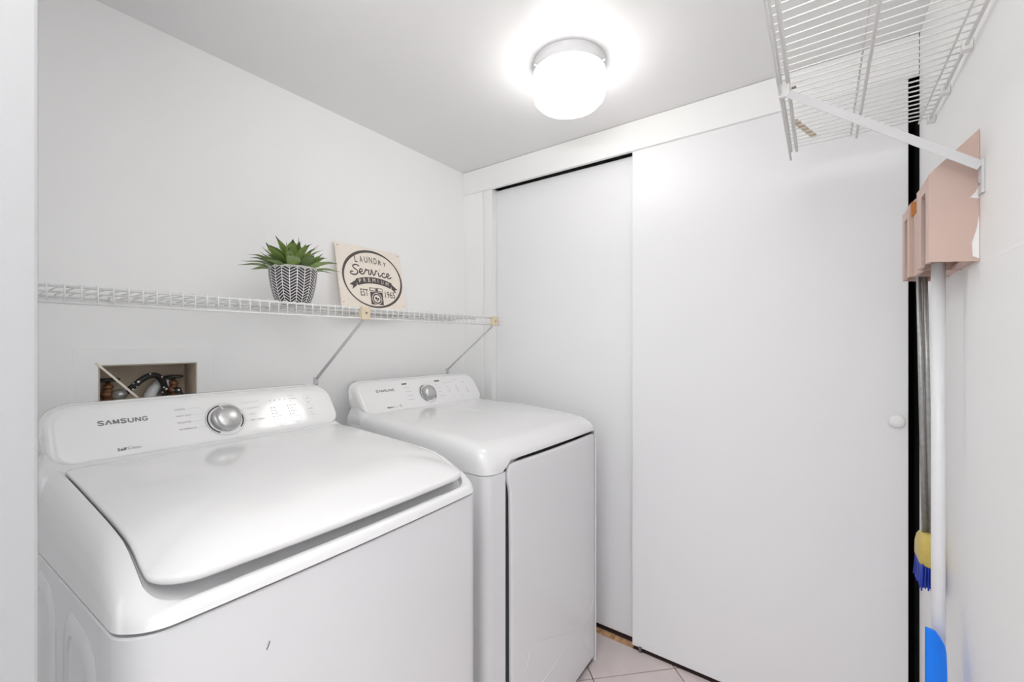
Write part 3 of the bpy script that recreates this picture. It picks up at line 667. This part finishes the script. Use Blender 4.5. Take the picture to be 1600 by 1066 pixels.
LM = [[leaf_mesh(l_, wv, dr_, cu, li) for (l_, wv, dr_, cu) in ((0.112, 0.030, 0.85, 0.5), (0.102, 0.035, 0.65, -0.3), (0.094, 0.030, 0.45, 0.7))] for li in range(3)]
tiers = [(12, 0.045, 26, 0, 1.0), (11, 0.036, 38, 1, 1.0), (10, 0.027, 50, 2, 1.08), (8, 0.018, 61, 1, 1.08), (5, 0.009, 73, 0, 1.1), (2, 0.004, 84, 2, 1.15)]
for ti, (n, r0, el, lt, sc) in enumerate(tiers):
    for k in range(n):
        az = 2*PI*(k+0.37*ti+random.uniform(-0.2, 0.2))/n; e = math.radians(el+3+random.uniform(-7, 7))
        o = bpy.data.objects.new('leaf', random.choice(LM)[lt]); COL.objects.link(o); o.parent = pl
        s = sc*random.uniform(0.86, 1.08)
        o.matrix_local = T((r0*math.cos(az), r0*math.sin(az), 0.102)) @ Matrix.Rotation(az, 4, 'Z') @ Matrix.Rotation(-e, 4, 'Y') @ Matrix.Rotation(random.uniform(-0.35, 0.35), 4, 'X') @ Matrix.Scale(s, 4)

# ------------------------------------------------------------------ laundry sign leaning on the wall
SW, SH_ = 0.320, 0.283
lean = math.atan2(0.055, SH_)
sg = thing('wall_sign', 'square cream laundry sign with a brown oval emblem leaning on the wall', 'sign', (0.968, 1.512, 1.4035), (-lean, 0, 0))
obj('board', bevel(boxes((0, SW, 0.0, 0.008, 0, SH_)), 0.001, 1), M_PAPER, sg)
FS = Matrix(((1, 0, 0, 0), (0, 0, -1, 0), (0, 1, 0, 0), (0, 0, 0, 1)))
def P2(u, v): return (u*SW, (0.085+0.915*v)*SH_)
bm = bmesh.new(); n = 96; vo, vi = [], []
for k in range(n):
    a = 2*PI*k/n
    thick = 0.0058+0.0060*(max(0, math.cos(a-2.2))**1.5)+0.0050*(max(0, math.cos(a+0.55))**1.5)
    cxx, cyy = P2(0.515, 0.475); rx, ry = 0.466*SW, 0.445*SH_
    vo.append(bm.verts.new((cxx+rx*math.cos(a), cyy+ry*math.sin(a), 0.0004))); vi.append(bm.verts.new((cxx+(rx-thick)*math.cos(a), cyy+(ry-thick)*math.sin(a), 0.0004)))
for k in range(n): bm.faces.new((vo[k], vo[(k+1) % n], vi[(k+1) % n], vi[k]))
obj('oval_outline', bm, M_SIGNINK, sg, mw=FS)
bb = dict(m=M_SIGNINK, parent=sg, frame=FS)
for i, ch in enumerate('LAUNDRY'):
    u = 0.255+0.072*i; v = 0.715+0.025*math.sin(PI*(i+0.5)/7)
    sz = 0.105 if i < 5 else (0.085 if i == 5 else 0.075)
    x, y = P2(u, v); text_part('letter', ch, x, y+(0.105-sz)*SH_*0.2, 0.050*SW if ch != 'L' else 0.040*SW, sz*SH_*0.92, bold=0.012, rot=0.10*(3-i)/3, **bb)
scr = [  # script word, strokes in sign fractions
 [(0.315,0.690),(0.290,0.715),(0.250,0.712),(0.225,0.680),(0.240,0.645),(0.275,0.615),(0.285,0.570),(0.260,0.530),(0.215,0.520),(0.185,0.545),(0.195,0.575),(0.225,0.575)],
 [(0.300,0.575),(0.345,0.600),(0.352,0.635),(0.332,0.648),(0.314,0.615),(0.318,0.570),(0.345,0.550),(0.375,0.575),(0.400,0.640)],
 [(0.400,0.640),(0.405,0.660),(0.415,0.640),(0.445,0.645),(0.440,0.590),(0.450,0.560),(0.470,0.575),(0.485,0.640)],
 [(0.475,0.650),(0.490,0.655),(0.500,0.600),(0.512,0.555),(0.535,0.590),(0.548,0.650),(0.560,0.655),(0.575,0.640)],
 [(0.590,0.630),(0.585,0.580),(0.600,0.550),(0.625,0.575)],
 [(0.690,0.610),(0.668,0.630),(0.640,0.600),(0.645,0.555),(0.675,0.540),(0.705,0.565)],
 [(0.705,0.565),(0.745,0.590),(0.750,0.620),(0.730,0.632),(0.712,0.600),(0.718,0.553),(0.748,0.535),(0.785,0.565)]]
scr = [[((p[0]-0.485)*1.06+0.49, (p[1]-0.6)*0.86+0.578) for p in st] for st in scr]
bm = bmesh.new()
for st in scr: ribbon(bm, [P2(*p) for p in st], 0.0054, 0.0004, 6)
ribbon(bm, [P2(0.618, 0.640), P2(0.625, 0.648)], 0.006, 0.0004, smooth=False)
obj('script_word', bm, M_SIGNINK, sg, mw=FS)
def arcp(u, off=0.0): return (u, 0.375+0.075*(1-((u-0.515)/0.30)**2)+off)
bm = bmesh.new(); ribbon(bm, [P2(*arcp(0.245+0.54*i/16)) for i in range(17)], 0.098*SH_, 0.0004, 2)
for sg_ in (-1, 1):
    x0 = 0.515+sg_*0.27
    q = [P2(x0, 0.43), P2(x0+sg_*0.105, 0.335 if sg_ > 0 else 0.345), P2(x0+sg_*0.055, 0.325), P2(x0+sg_*0.075, 0.265), P2(x0, 0.335)]
    vs = [bm.verts.new((a, b, 0.0003)) for a, b in q]; bm.faces.new(vs if sg_ < 0 else vs[::-1])
obj('banner', bm, M_SIGNINK, sg, mw=FS, recalc=False)
for i, ch in enumerate('PREMIUM'):
    u = 0.285+0.068*i; a = arcp(u+0.02); x, y = P2(u, a[1]-0.028)
    wdt = (0.011 if ch != 'I' else 0.0022) if ch != 'M' else 0.0135
    text_part('letter', ch, x+(0.004 if ch == 'I' else 0), y, wdt, 0.057*SH_, M_PAPER, sg, FS, 0.0, lift=0.0009, rot=-(u-0.49)*0.75)
x, y = P2(0.285, 0.175); text_part('letter', 'EST', x, y, 0.115*SW, 0.105*SH_, bold=0.008, **bb)
x, y = P2(0.665, 0.175); text_part('letter', '1965', x, y, 0.165*SW, 0.105*SH_, bold=0.008, **bb)
bm = bmesh.new()
def quad(bm, u0, u1, v0, v1, z=0.0004):
    bm.faces.new([bm.verts.new((*P2(u, v), z)) for u, v in ((u0, v0), (u1, v0), (u1, v1), (u0, v1))])
quad(bm, 0.43, 0.625, 0.045, 0.255); quad(bm, 0.425, 0.63, 0.265, 0.325)
obj('washer_icon', bm, M_SIGNINK, sg, mw=FS)
bm = bmesh.new(); quad(bm, 0.437, 0.515, 0.277, 0.313, 0.0008); quad(bm, 0.555, 0.620, 0.277, 0.313, 0.0008)
cxx, cyy = P2(0.5275, 0.145); ribbon(bm, [(cxx+0.0235*math.cos(2*PI*k/28), cyy+0.0235*math.sin(2*PI*k/28)) for k in range(29)], 0.0026, 0.0008, 2)
vs = [bm.verts.new((cxx+0.0165*math.cos(2*PI*k/20), cyy+0.0165*math.sin(2*PI*k/20), 0.0008)) for k in range(20)]; bm.faces.new(vs)
obj('washer_icon', bm, M_PAPER, sg, mw=FS, recalc=False)
bm = bmesh.new()
for (a, b, r) in ((-0.005, 0.002, 0.006), (0.006, -0.001, 0.005), (0.0, -0.008, 0.004)):
    bm.faces.new([bm.verts.new((cxx+a+r*math.cos(2*PI*k/12), cyy+b+r*math.sin(2*PI*k/12), 0.0012)) for k in range(12)])
obj('washer_icon', bm, M_SIGNINK, sg, mw=FS, recalc=False)
for u, v in ((0.03, 0.955), (0.965, 0.955), (0.965, 0.05), (0.03, 0.05)):
    bm = bmesh.new(); x, y = P2(u, v); bm.faces.new([bm.verts.new((x+0.0022*math.cos(2*PI*k/10), y+0.0022*math.sin(2*PI*k/10), 0.0005)) for k in range(10)])
    obj('nail_hole', bm, M_SIGNINK, sg, mw=FS, recalc=False)

# ------------------------------------------------------------------ pink broom holder on the right wall
bh = thing('broom_holder', 'salmon pink plastic wall holder gripping broom handles under the right shelf', 'holder', (1.146, CY, 1.43))
hx = lambda x: x-1.146
hy = lambda y: y-CY
Z0, ZF, ZB = 0.0, 0.175, 0.245
def sidep(x, th, yf=-0.169, zf=ZF):
    pr = [(0.0004, 0.0), (hy(yf), 0.006), (hy(yf), zf), (0.0004, ZB)]
    return [[(hx(x)+dx, y, z_) for y, z_ in pr] for dx in (0, th)]
def prism(bm, rings): loft(rings, bm=bm)
bm = bmesh.new()
prism(bm, sidep(1.146, 0.005)); prism(bm, sidep(1.268, 0.005)); prism(bm, sidep(1.368, 0.005)); prism(bm, sidep(1.470, 0.005))
fy0, fy1 = hy(-0.175), hy(-0.169)
for (a, b, c, d_) in ((1.151, 1.178, 0.006, 0.173), (1.224, 1.268, 0.006, 0.173), (1.178, 1.224, 0.150, 0.173), (1.373, 1.400, 0.006, 0.173), (1.440, 1.470, 0.006, 0.173), (1.400, 1.440, 0.150, 0.173)):
    box(bm, hx(a), hx(b), fy0, fy1, c, d_)
# sloping tops of the two boxes
for a, b in ((1.151, 1.268), (1.373, 1.470)):
    prism(bm, [[(hx(xx), y, z_) for y, z_ in ((0.0005, ZB-0.005), (hy(-0.171), ZF-0.006), (hy(-0.171), ZF-0.001), (0.0005, ZB))] for xx in (a, b)])
obj('housing', bm, M_PINK, bh)
obj('back_plate', boxes((hx(1.151), hx(1.470), 0.0004, 0.004, 0.002, 0.235)), M_PINK, bh)
obj('bridge_panel', bevel(boxes((hx(1.273), hx(1.368), hy(-0.182), hy(-0.176), 0.004, 0.145)), 0.001), M_PINK, bh)
obj('inner_board', boxes((hx(1.360), hx(1.3675), 0.004, hy(-0.1715), 0.146, 0.178)), M_ORANGE, bh)
obj('bottom_ledge', boxes((hx(1.151), hx(1.268), 0.004, 0.016, 0.002, 0.008), (hx(1.273), hx(1.470), 0.004, 0.020, 0.002, 0.008), (hx(1.151), hx(1.185), 0.004, fy0, 0.010, 0.015)), M_PINK, bh)
bm = bmesh.new()
for pts in (((0.0006, 0.115), (0.011, 0.120), (0.014, 0.117), (0.006, 0.128), (0.0006, 0.140)), ((0.0006, 0.005), (0.009, 0.010), (0.010, 0.035), (0.004, 0.060), (0.0006, 0.085))):
    loft([[(xx, y, z_) for y, z_ in pts] for xx in (-0.0006, 0.0)], bm=bm)
obj('paint_chip', bm, M_WALL, bh)

# ------------------------------------------------------------------ cleaning tools hanging from it
wp = thing('white_pole', 'thick white pole hanging from the near slot of the pink holder', 'pole', (1.2495, -0.199, 0.30))
obj('shaft', tube(bmesh.new(), [(0, 0, 0.03), (0, 0, 1.145)], 0.0112, 20), M_POLE, wp, True)
obj('end_cap', lathe([(0.0, 0.0), (0.010, 0.0), (0.0125, 0.004), (0.0125, 0.032), (0.0112, 0.034)], 20), M_POLE, wp, True)
br = thing('broom', 'upright broom with dull metal rods, yellow cap and blue bristles', 'broom', (1.430, -0.212, 0.69))
for (x0, y0, x1, y1) in ((-0.004, 0.0205, -0.010, 0.0075), (-0.004, 0.0115, -0.010, -0.0025)):
    pass
obj('rod', tube(bmesh.new(), [(0.005, 0.0075, 0.118), (-0.010, 0.0205, 0.80)], 0.0052, 12), M_ALU, br, True)
obj('rod', tube(bmesh.new(), [(0.005, -0.0030, 0.118), (-0.010, 0.0095, 0.80)], 0.0052, 12), M_ALU, br, True)
rings = []
for z_, hx_, hy_ in ((0.055, 0.060, 0.017), (0.058, 0.063, 0.0195), (0.090, 0.060, 0.0195), (0.110, 0.048, 0.018), (0.122, 0.034, 0.015), (0.127, 0.024, 0.012), (0.128, 0.015, 0.008)):
    rings.append([(p[0], p[1], z_) for p in rrect(-hx_*0.5, hx_*1.1, -hy_, hy_, min(hy_*0.9, 0.016), min(hy_*0.9, 0.016), 4, 4)])
obj('cap', loft(rings), M_YELLOW, br, True)
bm = bmesh.new()
for i in range(26):
    for j in range(7):
        x, y = -0.027+0.088*i/25, -0.0145+0.029*j/6
        x2, y2 = x*1.06+random.uniform(-0.003, 0.003), y*1.25+random.uniform(-0.0015, 0.0015)
        tube(bm, [(x, y, 0.060), (x2, y2, random.uniform(-0.004, 0.010))], [0.0022, 0.0017], 5)
o = obj('bristles', bm, M_BLUEB, br); o['kind'] = 'stuff'
# dustpan clipped to the white pole
dp = thing('dustpan', 'bright blue plastic dustpan clipped upright against the thick white pole', 'dustpan', (1.207, -0.191, 0.34), (0, 0, math.radians(35.5)))
n = 14; rings = []
prof = [(0.0, 0.085), (0.05, 0.083), (0.12, 0.070), (0.18, 0.045), (0.22, 0.024), (0.30, 0.0215), (0.325, 0.0205), (0.338, 0.017), (0.346, 0.010), (0.350, 0.002)]
rings = []
for z_, hw_ in prof:
    lo, hi = -min(hw_, 0.0215), hw_*1.0
    sh_ = -0.021+hw_*0.0
    pts = []
    for k in range(n+1):
        u = -0.0215+(hw_+0.0215)*k/n if hw_ > 0.0216 else -0.0215+(hw_+0.0215)*k/n
        pts.append((-(u), 0.006*((2*k/n-1)**2)-0.004, z_))
    pts2 = [(x, y+0.0025, z2) for x, y, z2 in pts[::-1]]
    rings.append(pts+pts2)
obj('pan', loft(rings), M_BLUE, dp, True)
obj('clip', bevel(boxes((-0.012, 0.012, -0.016, -0.003, 0.10, 0.125)), 0.001), M_BLUE, dp)
